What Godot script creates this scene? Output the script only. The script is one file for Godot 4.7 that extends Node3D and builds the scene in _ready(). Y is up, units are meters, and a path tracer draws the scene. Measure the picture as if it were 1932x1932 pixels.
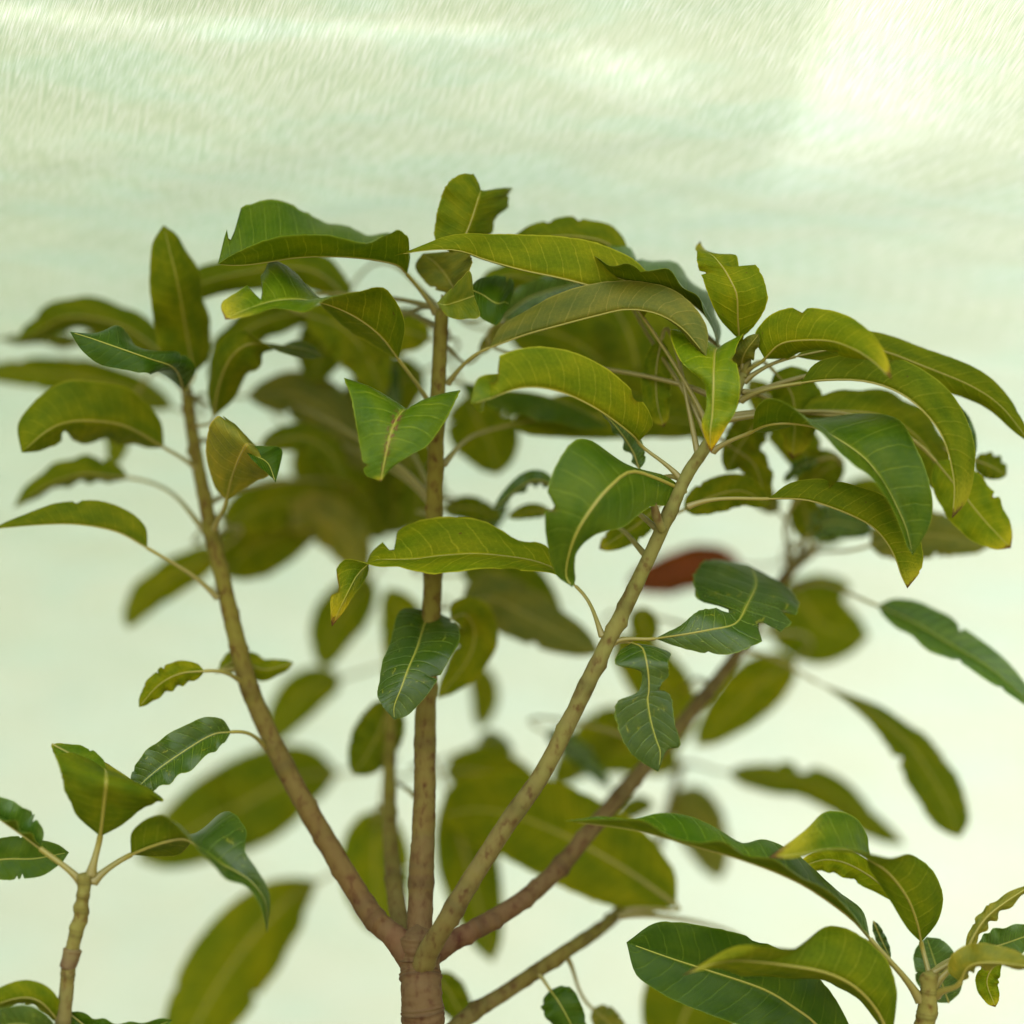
extends Node3D
# A young mango tree in front of a translucent shade cloth, seen with a fast portrait lens.

const VIEW_H := 0.77       # metres of height seen at the focus distance
const FOCUS := 1.5
const EYE_Y := 1.0
const SIZE := 1932.0       # the drafting grid laid over the focus plane

var MT := []               # upper-side leaf materials, by tone
var MU := []               # under-side leaf materials, by tone
var stalk_mat: StandardMaterial3D
var stalk_dry: StandardMaterial3D
var bark_mat: StandardMaterial3D
var noise := FastNoiseLite.new()
var plant: Node3D
var twigs := {}            # branch name -> sampled centre line (world)
var leaf_count := 0

func _ready():
	# camera
	var cam := Camera3D.new()
	cam.name = "camera"
	cam.fov = rad_to_deg(2.0 * atan(VIEW_H * 0.5 / FOCUS))
	cam.near = 0.05
	cam.far = 60.0
	cam.position = Vector3(0, EYE_Y, FOCUS)
	var att := CameraAttributesPhysical.new()
	att.frustum_focal_length = 12.0 / (VIEW_H * 0.5 / FOCUS)
	att.frustum_focus_distance = FOCUS
	att.frustum_near = 0.05
	att.frustum_far = 60.0
	att.exposure_aperture = 0.72
	cam.attributes = att
	add_child(cam)
	cam.current = true
	# sky, sun, exposure
	var env := Environment.new()
	var sky := Sky.new()
	var psm := ProceduralSkyMaterial.new()
	psm.sky_top_color = Color(0.97, 0.985, 1.0)
	psm.sky_horizon_color = Color(0.72, 0.72, 0.69)
	psm.sky_curve = 0.3
	psm.ground_bottom_color = Color(0.62, 0.58, 0.48)
	psm.ground_energy_multiplier = 0.7
	psm.ground_horizon_color = Color(0.80, 0.78, 0.70)
	psm.sky_energy_multiplier = 1.75
	sky.sky_material = psm
	env.background_mode = Environment.BG_SKY
	env.sky = sky
	env.tonemap_mode = Environment.TONE_MAPPER_LINEAR
	env.tonemap_exposure = 1.38
	env.sdfgi_enabled = true
	env.ssao_enabled = true
	env.ssil_enabled = true
	var we := WorldEnvironment.new()
	we.name = "world_environment"
	we.environment = env
	add_child(we)
	var sun := DirectionalLight3D.new()
	sun.name = "sun"
	sun.light_energy = 1.3
	sun.light_color = Color(1.0, 0.98, 0.93)
	sun.light_angular_distance = 0.5
	sun.shadow_enabled = true
	add_child(sun)
	var from := Vector3(0.9, 0.52, -1.0)           # towards the sun: behind the cloth, to the right
	sun.look_at_from_position(from * 10.0, Vector3.ZERO, Vector3.UP)

	noise.seed = 11
	noise.frequency = 1.0
	make_materials()
	build_ground()
	build_cloth()
	build_main_tree()
	build_left_sapling()
	build_right_sapling()

# ---------------------------------------------------------------- helpers
func P(v: Vector3) -> Vector3:
	# drafting grid (x, y, centimetres behind the focus plane) -> world
	var deep := (v.z + 0.6 * maxf(0.0, v.z - 9.0)) * 0.01
	var d := FOCUS + deep
	var k := VIEW_H / SIZE * d / FOCUS
	return Vector3((v.x - 966.0) * k, EYE_Y - (v.y - 966.0) * k, -deep)

func tag(o: Node, label: String, category := "", group := "", kind := "") -> Node:
	if label: o.set_meta("label", label)
	if category: o.set_meta("category", category)
	if group: o.set_meta("group", group)
	if kind: o.set_meta("kind", kind)
	return o

func mesh_node(called: String, m: Mesh, parent: Node) -> MeshInstance3D:
	var o := MeshInstance3D.new()
	o.name = called
	o.mesh = m
	parent.add_child(o, true)
	return o

func cat(a: Array, t: float) -> Vector3:
	# Catmull-Rom through a list of points, t from 0 to 1
	var n := a.size()
	if n == 2:
		return a[0].lerp(a[1], t)
	var x := clampf(t, 0.0, 1.0) * (n - 1)
	var i := mini(int(x), n - 2)
	var f := x - i
	var p1: Vector3 = a[i]
	var p2: Vector3 = a[i + 1]
	var p0: Vector3 = a[i - 1] if i > 0 else p1 * 2.0 - p2
	var p3: Vector3 = a[i + 2] if i < n - 2 else p2 * 2.0 - p1
	return 0.5 * (2.0 * p1 + (p2 - p0) * f + (2.0 * p0 - 5.0 * p1 + 4.0 * p2 - p3) * f * f + (3.0 * p1 - p0 - 3.0 * p2 + p3) * f * f * f)

func along(a: Array, t: float) -> float:
	var n := a.size()
	if n == 1: return a[0]
	var x := clampf(t, 0.0, 1.0) * (n - 1)
	var i := mini(int(x), n - 2)
	var f := x - i
	f = f * f * (3.0 - 2.0 * f)
	return lerpf(a[i], a[i + 1], f)

func tube(pts: Array, radii: Array, sides: int, colors: Array, rough := 0.0, knots := []) -> ArrayMesh:
	# a swept tube through world points with a radius each, closed and rounded at both ends
	var v := PackedVector3Array()
	var nn := PackedVector3Array()
	var cc := PackedColorArray()
	var uv := PackedVector2Array()
	var ix := PackedInt32Array()
	var n := pts.size()
	var side := Vector3(0, 0, 1)
	var run := 0.0
	for i in n:
		var t: Vector3 = (pts[mini(i + 1, n - 1)] - pts[maxi(i - 1, 0)]).normalized()
		side = (side - t * side.dot(t)).normalized()
		if side.length() < 0.5: side = t.cross(Vector3.UP).normalized()
		var up := t.cross(side)
		if i > 0: run += pts[i].distance_to(pts[i - 1])
		for j in sides + 1:
			var a := TAU * j / sides
			var d := side * cos(a) + up * sin(a)
			var r: float = radii[i]
			if rough > 0.0:
				var q: Vector3 = (pts[i] + d * 0.004) * 110.0
				r *= 1.0 + rough * (noise.get_noise_3dv(q) + 0.6 * noise.get_noise_3dv(q * 2.7))
				for k in knots:
					var dk: Vector3 = pts[i] + d * r - k
					r += 0.0016 * exp(-dk.length_squared() / 0.000014)
			v.append(pts[i] + d * r)
			nn.append(d)
			cc.append(colors[i] if colors.size() == n else colors[0].lerp(colors[1], float(i) / (n - 1)))
			uv.append(Vector2(float(j) / sides, run))
	var w := sides + 1
	for i in n - 1:
		for j in sides:
			var a := i * w + j
			ix.append_array([a, a + 1, a + w, a + 1, a + w + 1, a + w])
	for e in [0, n - 1]:
		var t: Vector3 = (pts[1] - pts[0]).normalized() * -1.0 if e == 0 else (pts[n - 1] - pts[n - 2]).normalized()
		var c := v.size()
		v.append(pts[e] + t * radii[e] * 0.6)
		nn.append(t)
		cc.append(cc[e * w])
		uv.append(Vector2(0.5, run if e else 0.0))
		for j in sides:
			var a: int = e * w + j
			if e == 0: ix.append_array([c, a + 1, a])
			else: ix.append_array([c, a, a + 1])
	# recompute smooth normals for rough tubes
	if rough > 0.0:
		var acc := PackedVector3Array()
		acc.resize(v.size())
		for k in range(0, ix.size(), 3):
			var fn := (v[ix[k + 2]] - v[ix[k]]).cross(v[ix[k + 1]] - v[ix[k]])
			for m in 3: acc[ix[k + m]] += fn
		for i in n:
			var s := acc[i * w] + acc[i * w + sides]
			acc[i * w] = s
			acc[i * w + sides] = s
		for k in v.size():
			var q := acc[k].normalized()
			nn[k] = q if q.dot(nn[k]) > 0.0 else -q
	# front faces run clockwise: check the first wall triangle and flip all if needed
	var f0 := (v[ix[1]] - v[ix[0]]).cross(v[ix[2]] - v[ix[0]])
	if f0.dot(nn[ix[0]]) > 0.0:
		for k in range(0, ix.size(), 3):
			var s := ix[k + 1]
			ix[k + 1] = ix[k + 2]
			ix[k + 2] = s
	var arr := []
	arr.resize(Mesh.ARRAY_MAX)
	arr[Mesh.ARRAY_VERTEX] = v
	arr[Mesh.ARRAY_NORMAL] = nn
	arr[Mesh.ARRAY_COLOR] = cc
	arr[Mesh.ARRAY_TEX_UV] = uv
	arr[Mesh.ARRAY_INDEX] = ix
	var m := ArrayMesh.new()
	m.add_surface_from_arrays(Mesh.PRIMITIVE_TRIANGLES, arr)
	return m

# ---------------------------------------------------------------- materials
func lin(r: float, g: float, b: float) -> Color:
	return Color(r, g, b)

func leaf_picture(blade: Color, vein: Color, kind: int, vein_share: float) -> ImageTexture:
	# kind 0 plain, 1 yellow blotches and spots, 2 yellow and brown tip
	var w := 192
	var h := 640
	var data := PackedByteArray()
	data.resize(w * h * 3)
	var nz := FastNoiseLite.new()
	nz.seed = 5 + kind
	nz.frequency = 1.0
	var p := 0
	for y in h:
		var vv := (y + 0.5) / h
		for x in w:
			var u := (x + 0.5) / w * 2.0 - 1.0
			var U := absf(u)
			var ve := vein_at(u, U, vv, nz)
			var n1 := nz.get_noise_2d(u * 1.3 + 7.0, vv * 4.0)
			var n2 := nz.get_noise_2d(u * 14.0, vv * 44.0 + 3.0)
			var n3 := nz.get_noise_2d(u * 38.0 + 9.0, vv * 120.0)
			var c := blade.lerp(vein, clampf(ve * vein_share, 0.0, 1.0))
			c = c * (1.0 + 0.30 * n1 + 0.16 * n2 + 0.16 * n3)
			c.r *= 1.0 + 0.25 * n1
			if U > 0.955: c = c.lerp(vein * 1.1, 0.55 * smoothstep(0.955, 0.99, U))
			var yellow := Color(0.36, 0.30, 0.02)
			var brown := Color(0.085, 0.035, 0.02)
			if kind == 1:
				var b := nz.get_noise_2d(u * 2.6 + 31.0, vv * 8.0)
				c = c.lerp(yellow * 0.8, 0.55 * smoothstep(0.42, 0.70, b + 0.25 * n2))
				var sp := nz.get_noise_2d(u * 6.0 + 77.0, vv * 22.0)
				c = c.lerp(brown, smoothstep(0.60, 0.68, sp + 0.15 * n3))
			elif kind == 2:
				var e := vv + 0.05 * n2 + 0.05 * n1
				c = c.lerp(yellow, 0.75 * smoothstep(0.78, 0.96, e))
				c = c.lerp(brown, smoothstep(0.945, 0.97, e + 0.02 * n3))
				var sp := nz.get_noise_2d(u * 9.0 + 77.0, vv * 30.0)
				c = c.lerp(brown, smoothstep(0.62, 0.70, sp))
			elif kind == 3:
				var sp := nz.get_noise_2d(u * 9.0 + 17.0, vv * 26.0)
				c = c.lerp(brown * 1.5, smoothstep(0.02, 0.16, sp + 0.3 * n3) * (1.0 - smoothstep(0.05, 0.16, U)) * smoothstep(0.30, 0.40, vv))
				var e := vv + 0.05 * n2 + 0.04 * n1 - 0.05 * U
				c = c.lerp(yellow * 0.8, 0.7 * smoothstep(0.84, 0.95, e))
				c = c.lerp(brown, smoothstep(0.945, 0.965, e + 0.02 * n3))
			else:
				var sp := nz.get_noise_2d(u * 8.0 + 57.0, vv * 28.0)
				c = c.lerp(brown, 0.8 * smoothstep(0.69, 0.75, sp))
			c = Color(clampf(c.r, 0, 1), clampf(c.g, 0, 1), clampf(c.b, 0, 1)).linear_to_srgb()
			data[p] = int(c.r * 255.0)
			data[p + 1] = int(c.g * 255.0)
			data[p + 2] = int(c.b * 255.0)
			p += 3
	return ImageTexture.create_from_image(Image.create_from_data(w, h, false, Image.FORMAT_RGB8, data))

func vein_at(u: float, U: float, vv: float, nz: FastNoiseLite) -> float:
	var q := (vv - 0.085 * pow(U, 1.3)) * 15.0 + (0.43 if u > 0.0 else 0.0) + 0.10 * nz.get_noise_2d(u * 2.0, vv * 9.0)
	var f := absf(q - floorf(q) - 0.5) * 2.0
	var ve := smoothstep(0.90, 0.99, f) * (1.0 - pow(U, 5.0)) * 0.85
	# fine veins between
	var q2 := q * 3.0 + 0.3 * nz.get_noise_2d(u * 9.0, vv * 30.0)
	var f2 := absf(q2 - floorf(q2) - 0.5) * 2.0
	ve = maxf(ve, 0.26 * smoothstep(0.78, 0.98, f2))
	ve = maxf(ve, 1.0 - smoothstep(0.025, 0.06, U))
	return ve

func leaf_relief() -> ImageTexture:
	var w := 192
	var h := 640
	var data := PackedByteArray()
	data.resize(w * h)
	var nz := FastNoiseLite.new()
	nz.seed = 5
	nz.frequency = 1.0
	var p := 0
	for y in h:
		var vv := (y + 0.5) / h
		for x in w:
			var u := (x + 0.5) / w * 2.0 - 1.0
			var U := absf(u)
			var q := (vv - 0.085 * pow(U, 1.3)) * 15.0 + (0.43 if u > 0.0 else 0.0) + 0.10 * nz.get_noise_2d(u * 2.0, vv * 9.0)
			var f := absf(q - floorf(q) - 0.5) * 2.0
			var hh := 0.30 + 0.25 * f * f + 0.28 * smoothstep(0.85, 0.99, f) + 0.10 * nz.get_noise_2d(u * 22.0, vv * 70.0)
			data[p] = int(clampf(hh, 0.0, 1.0) * 255.0)
			p += 1
	return ImageTexture.create_from_image(Image.create_from_data(w, h, false, Image.FORMAT_L8, data))

func make_materials():
	var top_blade := Color(0.043, 0.084, 0.003)
	var top_vein := Color(0.17, 0.21, 0.02)
	var und_blade := Color(0.114, 0.142, 0.002)
	var und_vein := Color(0.33, 0.31, 0.03)
	var relief := leaf_relief()
	var tp := []
	var up := []
	for k in 4:
		tp.append(leaf_picture(top_blade, top_vein, k, 0.85 if k == 1 or k == 3 else 0.55))
		up.append(leaf_picture(und_blade, und_vein, k, 0.48))
	# tone: 0 green, 1 dark blue-green, 2 yellow-olive, 3 pale khaki, 4 dark olive, 5 blotched, 6 dead red-brown, 7 yellow brown-tipped, 8 plain brown-tipped
	var top_tint := [Color(1, 1, 1), Color(0.72, 0.90, 1.15), Color(1.6, 1.25, 0.8), Color(1.25, 1.05, 1.2), Color(0.85, 0.75, 0.8), Color(0.55, 0.64, 0.4), Color(2.2, 0.30, 0.8), Color(1.5, 1.35, 0.8), Color(1.1, 1.1, 0.9), Color(1.0, 1.08, 0.8), Color(0.55, 0.68, 0.4)]
	var und_tint := [Color(0.75, 0.95, 0.8), Color(0.62, 0.78, 0.9), Color(1.05, 1.08, 0.7), Color(1.10, 1.0, 1.9), Color(0.92, 0.96, 0.55), Color(0.8, 0.95, 0.8), Color(1.45, 0.33, 4.0), Color(1.05, 1.15, 0.7), Color(0.88, 0.98, 0.7), Color(0.8, 0.9, 0.7), Color(0.62, 0.8, 0.7)]
	var pic := [0, 0, 0, 0, 0, 1, 0, 2, 2, 3, 0]
	var shade := [Color(0.84, 0.86, 0.9), Color(1.0, 1.0, 1.0), Color(1.20, 1.12, 0.9)]   # leaves differ a little from one another
	for i3 in 33:
		var i := i3 / 3
		var sh: Color = shade[i3 % 3]
		var a := StandardMaterial3D.new()
		a.resource_name = "leaf_top_%d" % i
		a.albedo_texture = tp[pic[i]]
		a.albedo_color = Color(top_tint[i].r * sh.r, top_tint[i].g * sh.g, top_tint[i].b * sh.b, 0.82 if i == 5 or i == 10 or i == 1 else 0.58).linear_to_srgb()
		a.transparency = BaseMaterial3D.TRANSPARENCY_ALPHA
		a.vertex_color_use_as_albedo = true
		a.roughness = 0.34
		a.metallic_specular = 0.38 if i == 1 or i == 5 else 0.22
		a.heightmap_enabled = true
		a.heightmap_texture = relief
		a.heightmap_scale = 0.05
		a.heightmap_flip_texture = true
		a.backlight_enabled = true
		a.backlight = Color(0.4, 0.4, 0.3)
		a.cull_mode = BaseMaterial3D.CULL_DISABLED
		MT.append(a)
		var b := StandardMaterial3D.new()
		b.resource_name = "leaf_under_%d" % i
		b.albedo_texture = up[pic[i]]
		b.albedo_color = (und_tint[i] * sh).linear_to_srgb()
		b.vertex_color_use_as_albedo = true
		b.roughness = 0.65
		b.metallic_specular = 0.42 if i == 3 else 0.2
		b.heightmap_enabled = true
		b.heightmap_texture = relief
		b.heightmap_scale = 0.06
		b.backlight_enabled = true
		b.backlight = Color(1.0, 0.98, 0.5)
		b.cull_mode = BaseMaterial3D.CULL_DISABLED
		MU.append(b)
	stalk_mat = StandardMaterial3D.new()
	stalk_mat.resource_name = "leaf_stalk"
	stalk_mat.vertex_color_use_as_albedo = true
	stalk_mat.roughness = 0.5
	bark_mat = StandardMaterial3D.new()
	bark_mat.resource_name = "bark"
	bark_mat.vertex_color_use_as_albedo = true
	bark_mat.roughness = 0.8
	bark_mat.metallic_specular = 0.25
	var nt := NoiseTexture2D.new()
	nt.width = 512
	nt.height = 512
	nt.seamless = true
	var fn := FastNoiseLite.new()
	fn.seed = 3
	fn.frequency = 0.02
	fn.fractal_octaves = 5
	nt.noise = fn
	var ramp := Gradient.new()
	ramp.offsets = PackedFloat32Array([0.12, 0.30, 0.42, 0.7, 1.0])
	ramp.colors = PackedColorArray([Color(0.66, 0.48, 0.42), Color(0.86, 0.80, 0.74), Color(0.94, 0.93, 0.88), Color(0.97, 0.98, 0.92), Color(1, 1, 1)])
	nt.color_ramp = ramp
	bark_mat.albedo_texture = nt
	bark_mat.uv1_triplanar = true
	bark_mat.uv1_scale = Vector3(9, 6, 9)
	var nb := NoiseTexture2D.new()
	nb.width = 512
	nb.height = 512
	nb.seamless = true
	nb.noise = fn
	bark_mat.heightmap_enabled = true
	bark_mat.heightmap_texture = nb
	bark_mat.heightmap_scale = 0.06

# ---------------------------------------------------------------- setting
func noise_tex(sd: int, freq: float, oct: int, cols: Array, offs: Array, size := 1024) -> NoiseTexture2D:
	var fn := FastNoiseLite.new()
	fn.seed = sd
	fn.frequency = freq
	fn.fractal_octaves = oct
	var nt := NoiseTexture2D.new()
	nt.width = size
	nt.height = size
	nt.seamless = true
	nt.noise = fn
	var g := Gradient.new()
	g.offsets = PackedFloat32Array(offs)
	g.colors = PackedColorArray(cols)
	nt.color_ramp = g
	return nt

func build_ground():
	var pm := PlaneMesh.new()
	pm.size = Vector2(60, 60)
	var o := mesh_node("ground", pm, self)
	o.position = Vector3(0, 0, 0)
	var m := StandardMaterial3D.new()
	m.albedo_texture = noise_tex(8, 0.01, 5, [Color(0.60, 0.52, 0.40), Color(0.74, 0.67, 0.54)], [0.2, 0.8], 512)
	m.uv1_scale = Vector3(30, 30, 30)
	m.roughness = 0.95
	o.material_override = m
	tag(o, "pale sandy ground under the young mango plants", "", "", "structure")

var cloth_curve := Curve3D.new()

func cloth_point(x: float, t: float, lift: float, rough: float) -> Vector3:
	var L := cloth_curve.get_baked_length()
	var p := cloth_curve.sample_baked(t * L, true)
	var q := cloth_curve.sample_baked(minf(t * L + 0.02, L), true)
	var p2 := cloth_curve.sample_baked(maxf(t * L - 0.02, 0.0), true)
	var d := (q - p2).normalized()
	var n := Vector3(0, d.z, -d.y).normalized()        # towards the sun side
	if n.y < 0.0: n = -n
	var s := t * L
	var w := 0.020 * noise.get_noise_2d(x * 0.9 + 40.0, s * 1.1) + 0.011 * noise.get_noise_2d(x * 1.4 + s * 1.2, s * 3.8 + 9.0) + 0.0030 * noise.get_noise_2d(x * 6.0 + s * 5.0 + 3.0, s * 13.0)
	var out := p + n * (w * rough + lift)
	out.x = x
	out.z += 0.3 * x * x / (1.0 + 0.35 * absf(x))      # the sheet wraps forward at both sides
	return out

func cloth_mesh(x0: float, x1: float, t0: Callable, t1: Callable, nx: int, nt: int, lift: float, thin := false) -> ArrayMesh:
	var L := cloth_curve.get_baked_length()
	var st := SurfaceTool.new()
	st.begin(Mesh.PRIMITIVE_TRIANGLES)
	st.set_smooth_group(0)
	var ang := deg_to_rad(-66.0)
	for j in nt + 1:
		for i in nx + 1:
			var x := lerpf(x0, x1, float(i) / nx)
			var t := lerpf((t0 as Callable).call(x), (t1 as Callable).call(x), float(j) / nt)
			var s := t * L
			# threads run aslant across the sheet
			st.set_uv(Vector2(x * cos(ang) + s * sin(ang), -x * sin(ang) + s * cos(ang)))
			st.set_uv2(Vector2(x, s))
			if thin: st.set_color(Color(1, 1, 1, light_veil_density(x, s)))
			st.add_vertex(cloth_point(x, t, lift, 1.0))
	for j in nt:
		for i in nx:
			var a := j * (nx + 1) + i
			for k in [a, a + 1, a + nx + 1, a + 1, a + nx + 2, a + nx + 1]: st.add_index(k)
	st.generate_normals()
	return st.commit()

func light_veil_density(x: float, s0: float) -> float:
	# opacity of an added layer, shaped to paint sunlit patches and a brightness gradient
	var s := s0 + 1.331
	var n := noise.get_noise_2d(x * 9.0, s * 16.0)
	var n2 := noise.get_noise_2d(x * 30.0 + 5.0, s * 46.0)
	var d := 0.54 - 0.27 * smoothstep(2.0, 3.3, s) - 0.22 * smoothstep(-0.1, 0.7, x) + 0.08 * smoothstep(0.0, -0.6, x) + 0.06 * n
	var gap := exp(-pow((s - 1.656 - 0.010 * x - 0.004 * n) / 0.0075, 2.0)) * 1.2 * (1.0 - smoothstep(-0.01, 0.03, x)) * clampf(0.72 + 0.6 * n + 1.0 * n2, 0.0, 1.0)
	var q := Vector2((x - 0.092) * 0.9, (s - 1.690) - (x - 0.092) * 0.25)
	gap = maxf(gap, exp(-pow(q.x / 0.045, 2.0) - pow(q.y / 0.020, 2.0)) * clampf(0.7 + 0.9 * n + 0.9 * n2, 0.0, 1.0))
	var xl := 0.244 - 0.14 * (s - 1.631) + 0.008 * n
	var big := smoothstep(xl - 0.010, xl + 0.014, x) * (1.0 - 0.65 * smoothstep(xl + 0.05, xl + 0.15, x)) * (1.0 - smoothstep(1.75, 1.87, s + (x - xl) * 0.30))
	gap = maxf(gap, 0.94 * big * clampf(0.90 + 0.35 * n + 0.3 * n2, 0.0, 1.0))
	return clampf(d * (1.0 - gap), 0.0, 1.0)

func build_cloth():
	for q in [Vector3(0, 1.60, 0.18), Vector3(0, 1.56, 0.13), Vector3(0, 1.393, -0.04), Vector3(0, 1.30, -0.135), Vector3(0, 1.237, -0.26), Vector3(0, 1.14, -0.46), Vector3(0, 1.0, -0.74), Vector3(0, 0.60, -1.16), Vector3(0, 0.25, -1.34), Vector3(0, 0.0, -1.42)]:
		cloth_curve.add_point(q)
	# soften the polyline
	for i in range(1, cloth_curve.point_count - 1):
		var d := (cloth_curve.get_point_position(i + 1) - cloth_curve.get_point_position(i - 1)) * 0.18
		cloth_curve.set_point_in(i, -d)
		cloth_curve.set_point_out(i, d)
	var root := Node3D.new()
	root.name = "shade_cloth"
	add_child(root)
	tag(root, "pale green translucent woven cloth stretched aslant behind the mango plants", "shade cloth")
	var m := StandardMaterial3D.new()
	m.resource_name = "woven_cloth"
	m.albedo_texture = noise_tex(21, 0.02, 4, [Color(0.80, 0.87, 0.78), Color(0.88, 0.92, 0.84), Color(0.92, 0.955, 0.905), Color(1.0, 1.0, 1.0)], [0.2, 0.45, 0.62, 0.8])
	m.albedo_color = Color(0.476, 0.460, 0.502).linear_to_srgb()
	m.uv1_scale = Vector3(1.7, 40.0, 1)
	m.detail_enabled = true
	m.detail_albedo = noise_tex(22, 0.012, 4, [Color(0.955, 0.965, 0.905), Color(0.96, 0.975, 0.92), Color(0.94, 0.98, 0.93)], [0.25, 0.5, 0.75], 512)
	m.detail_blend_mode = BaseMaterial3D.BLEND_MODE_MUL
	m.detail_uv_layer = BaseMaterial3D.DETAIL_UV_2
	m.uv2_scale = Vector3(0.8, 3.0, 1)
	m.roughness = 0.5
	m.metallic_specular = 0.3
	m.backlight_enabled = true
	m.backlight = Color(1.0, 1.0, 1.0)
	m.heightmap_enabled = true
	m.heightmap_texture = m.albedo_texture
	m.heightmap_scale = 0.07
	m.cull_mode = BaseMaterial3D.CULL_DISABLED
	var o := mesh_node("cloth_sheet", cloth_mesh(-3.2, 3.2, func(_x): return 0.0, func(_x): return 1.0, 380, 260, 0.0), root)
	o.material_override = m
	var f := StandardMaterial3D.new()  # unseen layer added behind the cloth, its opacity shaping the bright patches
	f.resource_name = "added_light_veil"
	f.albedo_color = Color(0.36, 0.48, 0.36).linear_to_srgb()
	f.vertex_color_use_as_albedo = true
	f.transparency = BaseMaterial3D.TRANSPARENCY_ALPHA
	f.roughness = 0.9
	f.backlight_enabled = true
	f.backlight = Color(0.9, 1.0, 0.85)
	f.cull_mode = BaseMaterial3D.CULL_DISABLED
	var b := mesh_node("added_light_veil", cloth_mesh(-3.2, 3.2, func(_x): return 0.0, func(_x): return 1.0, 520, 420, 0.012, true), root)
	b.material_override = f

# ---------------------------------------------------------------- plants
func new_plant(called: String, label: String, category: String, base: Vector3) -> Node3D:
	plant = Node3D.new()
	plant.name = called
	plant.position = Vector3(base.x, 0, base.z)
	add_child(plant, true)
	tag(plant, label, category)
	return plant

func branch(called: String, key: String, pts: Array, r0: float, r1: float, c0: Color, c1: Color, swell := 0.0) -> void:
	# pts: [x, y, z] rows; radii in grid units at the start and the end
	var a := []
	for q in pts: a.append(P(Vector3(q[0], q[1], q[2])))
	var total := 0.0
	for i in a.size() - 1: total += a[i].distance_to(a[i + 1])
	var n := clampi(int(total / 0.0035), 12, 260)
	var line := []
	var radii := []
	var cols := []
	var px := VIEW_H / SIZE
	for i in n + 1:
		var t := float(i) / n
		line.append(cat(a, t))
		var r := lerpf(r0, r1, t) * px
		r *= 1.0 + swell * exp(-t * t / 0.004)
		radii.append(r)
		cols.append(c0.lerp(c1, smoothstep(0.0, 0.75, t)))
	# rings where a flush of growth ended
	var rr := RandomNumberGenerator.new()
	rr.seed = hash(key) + 5
	var at := rr.randf_range(0.06, 0.10)
	while at < total - 0.02 and total > 0.05:
		var k0 := at / total * n
		for i in range(maxi(int(k0) - 8, 0), mini(int(k0) + 9, n + 1)):
			var g := exp(-pow((i - k0) / 1.7, 2.0)) + 0.6 * exp(-pow((i - k0 - 4.0) / 1.2, 2.0))
			radii[i] *= 1.0 + 0.09 * g
			cols[i] = cols[i] * (1.0 - 0.28 * g)
		at += rr.randf_range(0.06, 0.13)
	twigs[key] = line
	# leaf scars
	var knots := []
	var rng := RandomNumberGenerator.new()
	rng.seed = hash(key)
	for i in int(total / 0.022):
		var k := rng.randi_range(2, n - 1)
		var ang := rng.randf() * TAU
		var t: Vector3 = (line[mini(k + 1, n)] - line[k - 1]).normalized()
		var s := t.cross(Vector3(0.3, 0.2, 1)).normalized()
		knots.append(line[k] + (s * cos(ang) + t.cross(s) * sin(ang)) * radii[k])
	var off := plant.position
	var loc := line.map(func(v): return v - off)
	var kl := knots.map(func(v): return v - off)
	var o := mesh_node(called, tube(loc, radii, 18, cols, 0.07, kl), plant)
	o.material_override = bark_mat

func nearest(key: String, v: Vector3) -> Vector3:
	var best := Vector3.ZERO
	var far := 1e9
	for q in twigs[key]:
		var d: float = q.distance_to(v) + maxf(0.0, q.y - v.y) * 0.5
		if d < far:
			far = d
			best = q
	return best

func A(key: String, face: String, tone: int, pts: Array, w: float, al: Array, ar: Array, o := {}) -> void:
	# a leaf by its midrib (x, y, z rows, base to tip), half width and the angle of each half towards the viewer
	var mids := []
	for q in pts: mids.append(Vector3(q[0], q[1], q[2]))
	var n := 14
	var rows := []
	var pow_a: float = o.get("pa", 0.56)
	var pow_b: float = o.get("pb", 0.66)
	var peak := pow_a / (pow_a + pow_b)
	var top := pow(peak, pow_a) * pow(1.0 - peak, pow_b)
	for i in n + 1:
		var s := float(i) / n
		var m := cat(mids, s)
		var t := cat(mids, minf(s + 0.02, 1.0)) - cat(mids, maxf(s - 0.02, 0.0))
		var l2 := Vector2(t.y, -t.x).normalized()
		var ww := w * (1.12 if m.z > 11.0 else 1.0) * pow(s, pow_a) * pow(1.0 - s, pow_b) / top
		var p := deg_to_rad(along(al, s))
		var q := deg_to_rad(along(ar, s))
		var L := m + Vector3(l2.x * cos(p), l2.y * cos(p), -sin(p) * 0.04) * ww
		var R := m + Vector3(-l2.x * cos(q), -l2.y * cos(q), -sin(q) * 0.04) * ww
		rows.append([m.x, m.y, m.z, L.x, L.y, L.z, R.x, R.y, R.z])
	E(key, face, tone, rows, o)

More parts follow.
